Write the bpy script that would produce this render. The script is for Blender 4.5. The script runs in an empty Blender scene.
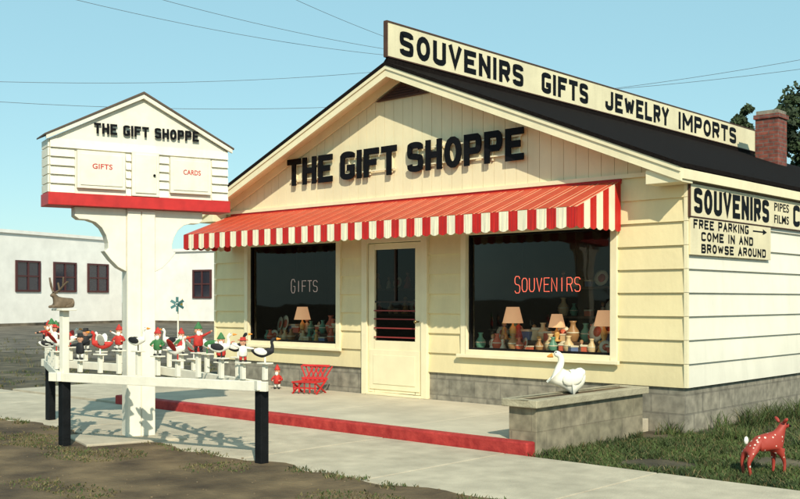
import bpy, bmesh, math, random
from mathutils import Vector, Matrix, Euler, noise
random.seed(7)
scene=bpy.context.scene
COL=scene.collection
# ------------------------------------------------------------------ materials
def M(name,col,rough=.6,var=.12,scale=6,bump=.0,bscale=40,metal=0,col2=None,spec=.4,big=0.0,stretch=None,thr=(.3,.7),streak=0,grime=0):
    m=bpy.data.materials.new(name); m.use_nodes=True
    nt=m.node_tree; b=nt.nodes['Principled BSDF']
    b.inputs['Roughness'].default_value=rough; b.inputs['Metallic'].default_value=metal
    b.inputs['Specular IOR Level'].default_value=spec
    geo=nt.nodes.new('ShaderNodeNewGeometry')
    mp=nt.nodes.new('ShaderNodeMapping')
    nt.links.new(geo.outputs['Position'],mp.inputs['Vector'])
    if stretch: mp.inputs['Scale'].default_value=stretch
    n=nt.nodes.new('ShaderNodeTexNoise'); n.inputs['Scale'].default_value=scale; n.inputs['Detail'].default_value=6
    nt.links.new(mp.outputs[0],n.inputs['Vector'])
    r=nt.nodes.new('ShaderNodeValToRGB')
    r.color_ramp.elements[0].position=thr[0]; r.color_ramp.elements[1].position=thr[1]
    a=[max(0,c*(1-var)) for c in col]; c2=col2 if col2 else [min(1,c*(1+var*.6)) for c in col]
    r.color_ramp.elements[0].color=(*a,1); r.color_ramp.elements[1].color=(*c2,1)
    nt.links.new(n.outputs['Fac'],r.inputs['Fac'])
    out=r.outputs['Color']
    def mulnoise(out,sc,amt,st,lo=.3,hi=.7,rg=.65):
        m2=nt.nodes.new('ShaderNodeMapping'); m2.inputs['Scale'].default_value=st; nt.links.new(geo.outputs['Position'],m2.inputs['Vector'])
        n2=nt.nodes.new('ShaderNodeTexNoise'); n2.inputs['Scale'].default_value=sc; n2.inputs['Detail'].default_value=8
        n2.inputs['Roughness'].default_value=rg
        nt.links.new(m2.outputs[0],n2.inputs['Vector'])
        r2=nt.nodes.new('ShaderNodeMapRange'); r2.inputs['From Min'].default_value=lo; r2.inputs['From Max'].default_value=hi
        r2.inputs['To Min'].default_value=1-amt; r2.inputs['To Max'].default_value=1
        nt.links.new(n2.outputs['Fac'],r2.inputs['Value'])
        mx=nt.nodes.new('ShaderNodeVectorMath'); mx.operation='SCALE'
        nt.links.new(out,mx.inputs[0]); nt.links.new(r2.outputs[0],mx.inputs['Scale']); return mx.outputs[0]
    if big: out=mulnoise(out,.9,big,(1,1,1))
    if streak: out=mulnoise(out,5,streak,(1,1,.12),.25,.5)
    if grime:
        sp=nt.nodes.new('ShaderNodeSeparateXYZ'); nt.links.new(geo.outputs['Position'],sp.inputs[0])
        r3=nt.nodes.new('ShaderNodeMapRange'); r3.inputs['From Min'].default_value=.45; r3.inputs['From Max'].default_value=1.0; r3.inputs['To Min'].default_value=1-grime; r3.inputs['To Max'].default_value=1
        nt.links.new(sp.outputs[2],r3.inputs['Value'])
        mx=nt.nodes.new('ShaderNodeVectorMath'); mx.operation='SCALE'; nt.links.new(out,mx.inputs[0]); nt.links.new(r3.outputs[0],mx.inputs['Scale']); out=mx.outputs[0]
    nt.links.new(out,b.inputs['Base Color'])
    if bump:
        n3=nt.nodes.new('ShaderNodeTexNoise'); n3.inputs['Scale'].default_value=bscale; n3.inputs['Detail'].default_value=5
        nt.links.new(mp.outputs[0],n3.inputs['Vector'])
        bp=nt.nodes.new('ShaderNodeBump'); bp.inputs['Strength'].default_value=bump; bp.inputs['Distance'].default_value=.02
        nt.links.new(n3.outputs['Fac'],bp.inputs['Height']); nt.links.new(bp.outputs[0],b.inputs['Normal'])
    return m
def brickmat(name,c1,c2,mortar,bw,bh,ms=.012):
    m=bpy.data.materials.new(name); m.use_nodes=True; nt=m.node_tree; b=nt.nodes['Principled BSDF']
    b.inputs['Roughness'].default_value=.9
    geo=nt.nodes.new('ShaderNodeNewGeometry'); sp=nt.nodes.new('ShaderNodeSeparateXYZ'); nt.links.new(geo.outputs['Position'],sp.inputs[0])
    ad=nt.nodes.new('ShaderNodeMath'); nt.links.new(sp.outputs[0],ad.inputs[0]); nt.links.new(sp.outputs[1],ad.inputs[1])
    cb=nt.nodes.new('ShaderNodeCombineXYZ'); nt.links.new(ad.outputs[0],cb.inputs[0]); nt.links.new(sp.outputs[2],cb.inputs[1])
    t=nt.nodes.new('ShaderNodeTexBrick'); t.inputs['Scale'].default_value=1
    t.inputs['Brick Width'].default_value=bw; t.inputs['Row Height'].default_value=bh; t.inputs['Mortar Size'].default_value=ms
    t.inputs['Color1'].default_value=(*c1,1); t.inputs['Color2'].default_value=(*c2,1); t.inputs['Mortar'].default_value=(*mortar,1)
    nt.links.new(cb.outputs[0],t.inputs['Vector'])
    n=nt.nodes.new('ShaderNodeTexNoise'); n.inputs['Scale'].default_value=9; n.inputs['Detail'].default_value=8
    nt.links.new(geo.outputs['Position'],n.inputs['Vector'])
    r=nt.nodes.new('ShaderNodeMapRange'); r.inputs['From Min'].default_value=.3; r.inputs['From Max'].default_value=.7; r.inputs['To Min'].default_value=.55; r.inputs['To Max'].default_value=1.2
    nt.links.new(n.outputs['Fac'],r.inputs['Value'])
    mx=nt.nodes.new('ShaderNodeVectorMath'); mx.operation='SCALE'; nt.links.new(t.outputs['Color'],mx.inputs[0]); nt.links.new(r.outputs[0],mx.inputs['Scale'])
    nt.links.new(mx.outputs[0],b.inputs['Base Color'])
    bp=nt.nodes.new('ShaderNodeBump'); bp.inputs['Strength'].default_value=.6; bp.inputs['Distance'].default_value=.01; bp.invert=True
    nt.links.new(t.outputs['Fac'],bp.inputs['Height']); nt.links.new(bp.outputs[0],b.inputs['Normal'])
    return m
def emis(name,col,st):
    m=bpy.data.materials.new(name); m.use_nodes=True; b=m.node_tree.nodes['Principled BSDF']
    b.inputs['Base Color'].default_value=(*col,1); b.inputs['Emission Color'].default_value=(*col,1); b.inputs['Emission Strength'].default_value=st
    return m
def glassmat(name,tint=.75):
    m=bpy.data.materials.new(name); m.use_nodes=True; nt=m.node_tree; nt.nodes.remove(nt.nodes['Principled BSDF'])
    o=nt.nodes['Material Output']; t=nt.nodes.new('ShaderNodeBsdfTransparent'); t.inputs[0].default_value=(tint,tint,tint*.96,1)
    g=nt.nodes.new('ShaderNodeBsdfGlossy'); g.inputs['Roughness'].default_value=.02; g.inputs['Color'].default_value=(.9,.88,.82,1)
    n=nt.nodes.new('ShaderNodeTexNoise'); n.inputs['Scale'].default_value=1.6
    bp=nt.nodes.new('ShaderNodeBump'); bp.inputs['Strength'].default_value=.12; bp.inputs['Distance'].default_value=.03
    nt.links.new(n.outputs['Fac'],bp.inputs['Height']); nt.links.new(bp.outputs[0],g.inputs['Normal'])
    f=nt.nodes.new('ShaderNodeFresnel'); f.inputs[0].default_value=1.34
    x=nt.nodes.new('ShaderNodeMixShader'); nt.links.new(f.outputs[0],x.inputs[0]); nt.links.new(t.outputs[0],x.inputs[1]); nt.links.new(g.outputs[0],x.inputs[2]); nt.links.new(x.outputs[0],o.inputs[0])
    return m
cream=M('cream_paint',(.83,.70,.40),.6,.06,3,.14,30,big=.11,stretch=(1,1,.5),streak=.08,grime=.14)
creamg=M('cream_gable_paint',(.84,.735,.47),.6,.06,3,.1,30,big=.09,stretch=(1,1,.4),streak=.07)
white=M('sunlit_cream_paint',(.84,.79,.655),.6,.05,3,.16,30,big=.10,stretch=(1,1,.5),streak=.10,grime=.14)  # same cream paint as the front, side wall's sunlit whiteness put into the colour
trim=M('trim_paint',(.83,.73,.48),.55,.06,5,.05,streak=.06)
wpaint=M('white_paint',(.83,.78,.64),.6,.07,7,.12,25,big=.12,streak=.12)
red=M('red_paint',(.50,.022,.02),.5,.18,9,.06)
redk=M('red_kerb_paint',(.43,.02,.02),.7,.25,12,.25,50,col2=(.54,.05,.04),big=.28)
awred=M('awning_red',(.54,.065,.028),.5,.12,6,.03,big=.12)
awred2=M('awning_valance_red',(.52,.016,.012),.5,.12,6,.03,big=.1)
awcr=M('awning_cream',(.84,.76,.56),.5,.08,6,big=.1)
awtan=M('awning_tan',(.72,.42,.24),.5,.1,6)
black=M('black_paint',(.005,.005,.006),.6,.3,8,.05,spec=.12)
blackpost=M('black_post',(.007,.008,.009),.7,.4,8,.2,spec=.15)
roofm=M('roof_shingle',(.012,.009,.008),.95,.35,25,.6,60,spec=.05)
brown=M('brown_trim',(.08,.035,.02),.6,.2,8)
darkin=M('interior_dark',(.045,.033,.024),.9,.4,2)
shelfm=M('shelf_wood',(.13,.075,.04),.6,.3,5)
glass=glassmat('window_glass',.87); glassd=glassmat('door_glass',.3)
blk=brickmat('concrete_block',(.28,.25,.19),(.235,.215,.165),(.20,.18,.14),.40,.20,.010)
blkp=brickmat('planter_block',(.27,.23,.155),(.23,.20,.13),(.215,.18,.12),.44,.22,.006)
redbrick=brickmat('chimney_brick',(.26,.07,.045),(.19,.05,.035),(.16,.11,.09),.21,.075,.010)
conc=M('concrete',(.54,.465,.34),.85,.16,5,.3,60,big=.30)
porchm=M('porch_concrete',(.60,.53,.395),.8,.13,3,.2,50,big=.25)
dirt=M('dirt',(.115,.070,.032),.95,.45,2.2,1.0,22,col2=(.25,.17,.085),big=.55)
# ------------------------------------------------------------------ helpers
class MB:
    def __init__(s): s.v=[];s.f=[];s.m=[]
    def face(s,pts,m=0):
        i=len(s.v); s.v+= [tuple(p) for p in pts]; s.f.append(list(range(i,i+len(pts)))); s.m.append(m)
    def box(s,x0,x1,y0,y1,z0,z1,m=0,T=None):
        i=len(s.v)
        P=[(x0,y0,z0),(x1,y0,z0),(x1,y1,z0),(x0,y1,z0),(x0,y0,z1),(x1,y0,z1),(x1,y1,z1),(x0,y1,z1)]
        if T: P=[tuple(T@Vector(p)) for p in P]
        s.v+=P
        for f in [(0,3,2,1),(4,5,6,7),(0,1,5,4),(1,2,6,5),(2,3,7,6),(3,0,4,7)]:
            s.f.append([i+k for k in f]); s.m.append(m)
        return s
    def prism(s,poly,axis,a,b,m=0):
        n=len(poly); i=len(s.v)
        def mk(p,t):
            return {'x':(t,p[0],p[1]),'y':(p[0],t,p[1]),'z':(p[0],p[1],t)}[axis]
        s.v+=[mk(p,a) for p in poly]+[mk(p,b) for p in poly]
        s.f.append([i+k for k in range(n)][::-1]); s.m.append(m)
        s.f.append([i+n+k for k in range(n)]); s.m.append(m)
        for k in range(n):
            s.f.append([i+k,i+(k+1)%n,i+n+(k+1)%n,i+n+k]); s.m.append(m)
        return s
    def tube(s,p0,p1,r0,r1=None,n=8,m=0):
        r1=r0 if r1 is None else r1
        p0=Vector(p0);p1=Vector(p1); d=(p1-p0).normalized(); u=d.orthogonal().normalized(); w=d.cross(u); i=len(s.v)
        for p,r in ((p0,r0),(p1,r1)):
            for k in range(n):
                a=2*math.pi*k/n; s.v.append(tuple(p+u*math.cos(a)*r+w*math.sin(a)*r))
        for k in range(n):
            s.f.append([i+k,i+(k+1)%n,i+n+(k+1)%n,i+n+k]); s.m.append(m)
        s.f.append([i+k for k in range(n)][::-1]); s.m.append(m); s.f.append([i+n+k for k in range(n)]); s.m.append(m)
        return s
    def lathe(s,prof,n=14,c=(0,0,0),ms=0):
        i=len(s.v)
        for (r,z) in prof:
            for k in range(n):
                a=2*math.pi*k/n; s.v.append((c[0]+r*math.cos(a),c[1]+r*math.sin(a),c[2]+z))
        for j in range(len(prof)-1):
            mm=ms[j] if isinstance(ms,(list,tuple)) else ms
            for k in range(n):
                s.f.append([i+j*n+k,i+j*n+(k+1)%n,i+(j+1)*n+(k+1)%n,i+(j+1)*n+k]); s.m.append(mm)
        return s
    def ell(s,c,r,m=0,n=12,R=None):
        i=len(s.v); k2=n//2
        for j in range(k2+1):
            t=math.pi*j/k2
            for k in range(n):
                a=2*math.pi*k/n
                p=Vector((r[0]*math.sin(t)*math.cos(a),r[1]*math.sin(t)*math.sin(a),-r[2]*math.cos(t)))
                if R: p=R@p
                s.v.append((c[0]+p.x,c[1]+p.y,c[2]+p.z))
        for j in range(k2):
            for k in range(n):
                s.f.append([i+j*n+k,i+j*n+(k+1)%n,i+(j+1)*n+(k+1)%n,i+(j+1)*n+k]); s.m.append(m)
        return s
    def build(s,name,mats,parent=None,smooth=False,bevel=0,weld=True):
        me=bpy.data.meshes.new(name); me.from_pydata(s.v,[],s.f)
        for m in (mats if isinstance(mats,list) else [mats]): me.materials.append(m)
        for p,mi in zip(me.polygons,s.m): p.material_index=mi; p.use_smooth=smooth
        bm=bmesh.new(); bm.from_mesh(me)
        if weld: bmesh.ops.remove_doubles(bm,verts=bm.verts,dist=1e-5)
        bmesh.ops.recalc_face_normals(bm,faces=bm.faces); bm.to_mesh(me); bm.free()
        o=bpy.data.objects.new(name,me); COL.objects.link(o)
        if parent: attach(o,parent)
        if bevel:
            b=o.modifiers.new('bevel','BEVEL'); b.width=bevel; b.segments=2; b.limit_method='ANGLE'
        return o
def wm(o):
    if o.parent: return wm(o.parent)@o.matrix_parent_inverse@o.matrix_basis
    return o.matrix_basis.copy()
LOCAL=[False]
def attach(c,p):
    c.parent=p
    if LOCAL[0]: c.matrix_parent_inverse=Matrix.Identity(4)
    else: c.matrix_parent_inverse=wm(p).inverted()
def thing(name,loc,label,cat,rot=0,group=None,scale=1):
    e=bpy.data.objects.new(name,None); e.empty_display_size=.1; COL.objects.link(e)
    e.location=loc; e.rotation_euler=(0,0,rot); e.scale=(scale,)*3
    e['label']=label; e['category']=cat
    if group: e['group']=group
    return e
def copy_thing(e,loc,rot=None,scale=None,label=None):
    n=e.copy(); COL.objects.link(n); n.location=loc
    if rot is not None: n.rotation_euler=(0,0,rot)
    if scale: n.scale=(scale,)*3
    if label: n['label']=label
    for c in list(e.children):
        k=c.copy(); k.parent=n; COL.objects.link(k)
        for g in list(c.children):
            q=g.copy(); q.parent=k; COL.objects.link(q)
    return n
def struct(o): o['kind']='structure'; return o
def eval_mesh(o,name):
    dg=bpy.context.evaluated_depsgraph_get(); dg.update()
    return bpy.data.meshes.new_from_object(o.evaluated_get(dg))
def text(name,s,mat,width,height,parent,loc,rot=0,ext=.004,bold=.0,space=1.05):
    cu=bpy.data.curves.new('t','FONT'); cu.body=s; cu.size=1; cu.offset=bold; cu.extrude=.5; cu.space_character=space; cu.resolution_u=5
    t=bpy.data.objects.new('t',cu); COL.objects.link(t); me=eval_mesh(t,name); bpy.data.objects.remove(t)
    xs=[v.co.x for v in me.vertices]; ys=[v.co.y for v in me.vertices]
    x0,x1,y0,y1=min(xs),max(xs),min(ys),max(ys)
    for v in me.vertices:
        v.co=Vector(((v.co.x-x0)/(x1-x0)*width, -(v.co.z)*2*ext, (v.co.y-y0)/(y1-y0)*height))
    bm=bmesh.new(); bm.from_mesh(me); bmesh.ops.recalc_face_normals(bm,faces=bm.faces); bm.to_mesh(me); bm.free()
    me.materials.clear(); me.materials.append(mat); me.name=name
    o=bpy.data.objects.new(name,me); COL.objects.link(o); o.location=loc; o.rotation_euler=(0,0,rot)
    attach(o,parent)
    return o
BL={'S':[(1,[(1,1.22),(.95,1.5),(.05,1.5),(0,1.3),(0,.9),(.1,.8),(.9,.72),(1,.6),(1,.2),(.95,0),(.05,0),(0,.28)])],
'O':[(2,[(.0,0),(1,0),(1,1.5),(0,1.5)])],'U':[(1,[(0,1.5),(0,.5),(0,0),(1,0),(1,.5),(1,1.5)])],
'V':[(0,[(0,1.5),(.5,.08),(1,1.5)])],'E':[(0,[(1,1.5),(0,1.5),(0,0),(1,0)]),(0,[(0,.77),(.75,.77)])],'N':[(0,[(0,0),(0,1.5)]),(0,[(1,0),(1,1.5)]),(3,[(0,1.45),(1,.05)])],
'I':[(0,[(.5,0),(.5,1.5)])],'P':[(0,[(0,0),(0,1.5)]),(1,[(0,1.5),(.6,1.5),(1,1.5),(1,.68),(.6,.68),(0,.68)])],
'R':[(0,[(0,0),(0,1.5)]),(1,[(0,1.5),(.6,1.5),(1,1.5),(1,.72),(.6,.72),(0,.72)]),(3,[(.5,.7),(1,0)])],
'B':[(0,[(0,0),(0,1.5)]),(1,[(0,1.5),(.6,1.5),(.95,1.5),(.95,.78),(.6,.78),(0,.78)]),(1,[(0,.78),(.6,.78),(1,.78),(1,0),(.6,0),(0,0)])],
'D':[(0,[(0,0),(0,1.5)]),(1,[(0,1.5),(.4,1.5),(1,1.5),(1,1.0),(1,.5),(1,0),(.4,0),(0,0)])],'K':[(0,[(0,0),(0,1.5)]),(3,[(.05,.55),(1,1.5)]),(3,[(.35,.85),(1,0)])],
'G':[(1,[(1,1.27),(1,1.5),(.0,1.5),(0,1.1),(0,.4),(0,0),(1,0),(1,.3),(1,.58)]),(0,[(1,.60),(.68,.60)])],'C':[(1,[(1,1.2),(1,1.5),(0,1.5),(0,1.1),(0,.4),(0,0),(1,0),(1,.3)])],
'F':[(0,[(1,1.5),(0,1.5),(0,0)]),(0,[(0,.77),(.75,.77)])],'T':[(0,[(0,1.5),(1,1.5)]),(0,[(.5,1.5),(.5,0)])],'H':[(0,[(0,0),(0,1.5)]),(0,[(1,0),(1,1.5)]),(0,[(0,.75),(1,.75)])],
'J':[(1,[(1,1.5),(1,.5),(1,0),(0,0),(0,.4)])],'W':[(3,[(0,1.5),(.25,.05)]),(3,[(.25,.05),(.5,1.2)]),(3,[(.5,1.2),(.75,.05)]),(3,[(.75,.05),(1,1.5)])],
'L':[(0,[(0,1.5),(0,0),(1,0)])],'Y':[(0,[(0,1.5),(.5,.7),(1,1.5)]),(0,[(.5,.7),(.5,0)])],'M':[(0,[(0,0),(0,1.5)]),(0,[(1,0),(1,1.5)]),(3,[(.04,1.45),(.5,.5)]),(3,[(.5,.5),(.96,1.45)])],
'A':[(0,[(0,0),(.5,1.45),(1,0)]),(3,[(.2,.5),(.8,.5)])]}
def chaik(P,closed,it=2):
    for _ in range(it):
        Q=[]; n=len(P)
        rng=range(n) if closed else range(n-1)
        if not closed: Q.append(P[0])
        for i in rng:
            a,b=P[i],P[(i+1)%n]; f=.28
            Q.append((a[0]*(1-f)+b[0]*f,a[1]*(1-f)+b[1]*f)); Q.append((a[0]*f+b[0]*(1-f),a[1]*f+b[1]*(1-f)))
        if not closed: Q.append(P[-1])
        P=Q
    return P
def block(name,word,mat,width,height,parent,loc,rot=0,ext=.01,sw=.24,gap=.24,jit=0):
    WF={'I':.30,'M':1.3,'W':1.35,' ':.55}
    adv=[WF.get(c,1) for c in word]; tot=sum(adv)+gap*(len(word)-1); u=width/tot; st=sw*u
    st=min(st,height*.24)
    b=MB(); x=0; si=0; rj=random.Random(len(word))
    for c,a in zip(word,adv):
        w_=a*u; jy=rj.uniform(-jit,jit)
        for (kind,pts) in BL.get(c,[]):
            P=[(x+st/2+p[0]*(w_-st),jy+st/2+p[1]/1.5*(height-st)) for p in pts]
            closed=kind==2
            if kind in(1,2): P=chaik(P,closed,2)
            n=len(P)
            if not closed and kind!=3:
                for (i,j) in ((0,1),(n-1,n-2)):
                    d=Vector((P[i][0]-P[j][0],P[i][1]-P[j][1])).normalized()*(st/2 if not(kind==1 and c in 'SGC') else 0); P[i]=(P[i][0]+d.x,P[i][1]+d.y)
            if not closed: P=[(p[0],min(max(p[1],jy),height+jy)) for p in P]
            Lf=[];Rt=[]
            for i in range(n):
                p=Vector(P[i]); a_=Vector(P[i-1]) if (i>0 or closed) else None; c_=Vector(P[(i+1)%n]) if (i<n-1 or closed) else None
                d1=(p-a_).normalized() if a_ is not None else None; d2=(c_-p).normalized() if c_ is not None else None
                if d1 is None: d1=d2
                if d2 is None: d2=d1
                n1=Vector((-d1.y,d1.x)); n2=Vector((-d2.y,d2.x)); m=(n1+n2)
                m=m.normalized() if m.length>1e-4 else n1
                k=min(1/max(.3,m.dot(n1)),1.9)*st/2
                Lf.append(p+m*k); Rt.append(p-m*k)
            f=-ext-si*.0005; si=(si+1)%4
            for i in range(n if closed else n-1):
                j=(i+1)%n
                q=[Lf[i],Lf[j],Rt[j],Rt[i]]
                b.face([(v.x,f,v.y) for v in q]); b.face([(Lf[i].x,f,Lf[i].y),(Lf[j].x,f,Lf[j].y),(Lf[j].x,0,Lf[j].y),(Lf[i].x,0,Lf[i].y)])
                b.face([(Rt[i].x,f,Rt[i].y),(Rt[j].x,f,Rt[j].y),(Rt[j].x,0,Rt[j].y),(Rt[i].x,0,Rt[i].y)])
            if not closed:
                for i in (0,n-1): b.face([(Lf[i].x,f,Lf[i].y),(Rt[i].x,f,Rt[i].y),(Rt[i].x,0,Rt[i].y),(Lf[i].x,0,Lf[i].y)])
        x+=w_+gap*u
    o=b.build(name,mat,None); o.location=loc; o.rotation_euler=(0,0,rot); attach(o,parent); return o
def skin(name,pts,edges,rad,mats,parent,sub=2,root=0):
    me=bpy.data.meshes.new('s'); me.from_pydata(pts,edges,[]); o=bpy.data.objects.new('s',me); COL.objects.link(o)
    o.modifiers.new('k','SKIN')
    for i,r in enumerate(rad):
        me.skin_vertices[0].data[i].radius=(r,r) if not isinstance(r,tuple) else r
    for i in range(len(pts)): me.skin_vertices[0].data[i].use_root=(i==root)
    s=o.modifiers.new('u','SUBSURF'); s.levels=sub; s.render_levels=sub
    r=eval_mesh(o,name); bpy.data.objects.remove(o)
    r.materials.clear(); r.materials.append(mats); r.name=name
    for p in r.polygons: p.use_smooth=True
    q=bpy.data.objects.new(name,r); COL.objects.link(q); attach(q,parent); return q
def curve_obj(name,polys,r,mat,parent=None):
    cu=bpy.data.curves.new(name,'CURVE'); cu.dimensions='3D'; cu.bevel_depth=r; cu.bevel_resolution=2
    for P in polys:
        sp=cu.splines.new('POLY'); sp.points.add(len(P)-1)
        for a,p in zip(sp.points,P): a.co=(*p,1)
    t=bpy.data.objects.new('t',cu); COL.objects.link(t); me=eval_mesh(t,name); bpy.data.objects.remove(t)
    me.materials.clear(); me.materials.append(mat); me.name=name
    o=bpy.data.objects.new(name,me); COL.objects.link(o)
    if parent: attach(o,parent)
    return o
# ------------------------------------------------------------------ camera
TH=math.radians(42.5); CAM=Vector((4.90,-9.75,1.4)); FW=Vector((-math.sin(TH),math.cos(TH),0)); RT=Vector((math.cos(TH),math.sin(TH),0)); F=1009
cd=bpy.data.cameras.new('camera'); cam=bpy.data.objects.new('camera',cd); COL.objects.link(cam)
cam.location=CAM; cam.rotation_euler=(math.radians(90),0,TH); cd.sensor_width=36; cd.lens=36*F/800; cd.shift_y=50.5/800; cd.clip_end=3000
scene.camera=cam
def W(x,y,D): return CAM+FW*D+RT*((x-400)/F*D)+Vector((0,0,(300-y)/F*D))
# ------------------------------------------------------------------ light
sv=Vector((.66,-.50,.62)).normalized()
el=math.asin(sv.z); az=math.atan2(sv.x,sv.y)
sd=bpy.data.lights.new('sun','SUN'); sd.energy=5.0; sd.angle=math.radians(.55); sd.color=(1,.93,.77)
so=bpy.data.objects.new('sun',sd); COL.objects.link(so); so.rotation_euler=sv.to_track_quat('Z','Y').to_euler()
w=bpy.data.worlds.new('World'); scene.world=w; w.use_nodes=True; nt=w.node_tree; bg=nt.nodes['Background']
sk=nt.nodes.new('ShaderNodeTexSky'); sk.sky_type='NISHITA'; sk.sun_disc=False; sk.sun_elevation=el; sk.sun_rotation=az; sk.dust_density=.4; sk.ozone_density=1.0; sk.air_density=1.0
tn=nt.nodes.new('ShaderNodeMix'); tn.data_type='RGBA'; tn.blend_type='MULTIPLY'; tn.inputs[0].default_value=1
nt.links.new(sk.outputs[0],tn.inputs[6]); tn.inputs[7].default_value=(1.0,1.08,.94,1)
mxs=nt.nodes.new('ShaderNodeMix'); mxs.data_type='RGBA'; mxs.inputs[0].default_value=.6
nt.links.new(tn.outputs[2],mxs.inputs[6]); mxs.inputs[7].default_value=(3.3,6.3,7.2,1)
nt.links.new(mxs.outputs[2],bg.inputs[0]); bg.inputs[1].default_value=.125
scene.view_settings.view_transform='Standard'; scene.view_settings.look='None'; scene.view_settings.exposure=0
# ------------------------------------------------------------------ ground
grassg=M('ground_grass',(.085,.068,.038),.95,.5,1.8,1.0,18,col2=(.17,.135,.08),big=.55)
b=MB(); b.box(-500,500,-400,600,-.5,0); g=struct(b.build('ground',grassg))
b=MB()
random.seed(3)
N=160; top=[]; 
for i in range(N+1):
    x=-16+i*(26/N); top.append((x,-4.27+.07*math.sin(x*3.1)+.05*math.sin(x*7.7+1)+random.uniform(-.04,.05)))
for i in range(N):
    b.face([(top[i][0],-14,.034),(top[i+1][0],-14,.034),(top[i+1][0],top[i+1][1],.034),(top[i][0],top[i][1],.034)])
struct(b.build('dirt_verge',dirt))
asph=M('gravel_lot',(.13,.105,.075),.95,.5,1.1,.9,14,col2=(.24,.195,.14),big=.45)
b=MB(); b.face([(-90,3,.004),(-14,3,.004),(-14,90,.004),(-90,90,.004)]); struct(b.build('gravel_lot',asph))
b=MB(); x=-20.0
while x<9:
    b.box(x+.006,x+1.494,-4.30,-2.46,-.05,.03+random.uniform(-.002,.003)); x+=1.5
struct(b.build('sidewalk',conc,bevel=.008))
b=MB(); x=-6.84
while x<-.5:
    x1=min(x+1.64,-.42)
    b.box(x+.004,x1-.004,-2.32,-.012,-.05,.135); x+=1.64
struct(b.build('porch_slab',porchm,bevel=.006))
b=MB(); b.box(-6.9,-.27,-2.455,-2.325,-.05,.142); struct(b.build('red_kerb',redk,bevel=.015))
b=MB(); b.box(-9.8,-6.9,-2.42,-.012,-.05,.05); struct(b.build('side_path',conc))
# ------------------------------------------------------------------ shop building
S=thing('gift_shop',(-3.97,0,0),'cream clapboard gift shop with gable front and striped awning','building')
L=-7.94; RX=-3.97; AP=4.457; SL=.4075; LEN=14.2
def roofz(x): return AP-SL*abs(x-RX)
wins=[(-7.15,-5.18,.77,2.22),(-2.92,-.85,.77,2.22)]; door=(-4.66,-3.55,.10,2.20)
ops=wins+[door]
def cells(x0,x1,z0,z1,ops,extra=[]):
    xs=sorted(set([x0,x1]+[o[0] for o in ops]+[o[1] for o in ops])); zs=sorted(set([z0,z1]+[o[2] for o in ops]+[o[3] for o in ops]+extra))
    xs=[x for x in xs if x0<=x<=x1]; zs=[z for z in zs if z0<=z<=z1]
    for j in range(len(zs)-1):
        run=None
        for i in range(len(xs)-1):
            cx=(xs[i]+xs[i+1])/2; cz=(zs[j]+zs[j+1])/2
            inn=any(o[0]<cx<o[1] and o[2]<cz<o[3] for o in ops)
            if not inn: run=(run[0],xs[i+1]) if run else (xs[i],xs[i+1])
            if inn and run: yield run[0],run[1],zs[j],zs[j+1]; run=None
        if run: yield run[0],run[1],zs[j],zs[j+1]
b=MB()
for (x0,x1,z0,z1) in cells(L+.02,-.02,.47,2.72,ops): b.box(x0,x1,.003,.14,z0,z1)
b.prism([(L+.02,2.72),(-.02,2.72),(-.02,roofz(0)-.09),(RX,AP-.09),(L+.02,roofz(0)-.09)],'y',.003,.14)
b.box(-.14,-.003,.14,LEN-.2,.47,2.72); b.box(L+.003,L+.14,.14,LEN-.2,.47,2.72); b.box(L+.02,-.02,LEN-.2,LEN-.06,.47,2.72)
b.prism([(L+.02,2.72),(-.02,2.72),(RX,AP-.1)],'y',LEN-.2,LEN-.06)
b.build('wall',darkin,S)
EX=(2.72-.484)/9; zc=[.484+EX*i for i in range(10)]
b=MB()
ow=[(a-.06,c+.06,d-.05,e+.05) for a,c,d,e in wins]+[(door[0]-.03,door[1]+.03,door[2],door[3]+.05)]
for (x0,x1,z0,z1) in cells(L,0,.484,2.72,ow,zc):
    k=min(8,int(((z0+z1)/2-.484)/EX)); zb=zc[k]
    f=lambda z:-(.026*(1-(z-zb)/EX)+.003)
    b.face([(x0,f(z0),z0),(x1,f(z0),z0),(x1,f(z1),z1),(x0,f(z1),z1)])
    if abs(z0-zb)<1e-4: b.face([(x0,0.003,z0),(x1,0.003,z0),(x1,f(z0),z0),(x0,f(z0),z0)])
    for xx in (x0,x1): b.face([(xx,.003,z0),(xx,f(z0),z0),(xx,f(z1),z1),(xx,.003,z1)])
b.build('front_siding',cream,S,weld=False)
for X,sg in ((0,1),(L,-1)):
    b=MB()
    for k in range(9):
        z0,z1=zc[k],zc[k+1]
        xa=X+sg*.029; xb=X+sg*.003
        b.face([(xa,.0,z0),(xa,LEN-.06,z0),(xb,LEN-.06,z1),(xb,0,z1)]); b.face([(X-sg*.003,0,z0),(X-sg*.003,LEN-.06,z0),(xa,LEN-.06,z0),(xa,0,z0)])
    b.build('side_siding',white,S,weld=False)
    b=MB()
    for k in range(9):
        z0,z1=zc[k],zc[k+1]
        lo,hi=sorted((X-sg*.006,X+sg*.031))
        b.box(lo,hi,-.031,.008,z0+.002,z1-.003)
    b.build('corner_trim',trim,S)
b=MB(); x=L+.01; bw=.165
while x<-.02:
    x1=min(x+bw-.005,-.01)
    def tz(q): return roofz(q)-.085
    pts=[(x,2.76),(x1,2.76),(x1,tz(x1))]
    if x<RX<x1: pts.append((RX,tz(RX)))
    pts.append((x,tz(x)))
    if min(tz(x),tz(x1))>2.77: b.prism(pts,'y',-.010,.0)
    x+=bw
b.build('gable_siding',creamg,S)
b=MB(); b.box(L-.01,.01,-.045,.0,2.72,2.765); b.build('belt_trim',trim,S)
b=MB(); b.box(L+.012,-.012,.0,LEN-.05,-.3,.484); b.build('foundation',blk,S)
roof=MB(); E=.12
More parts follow.
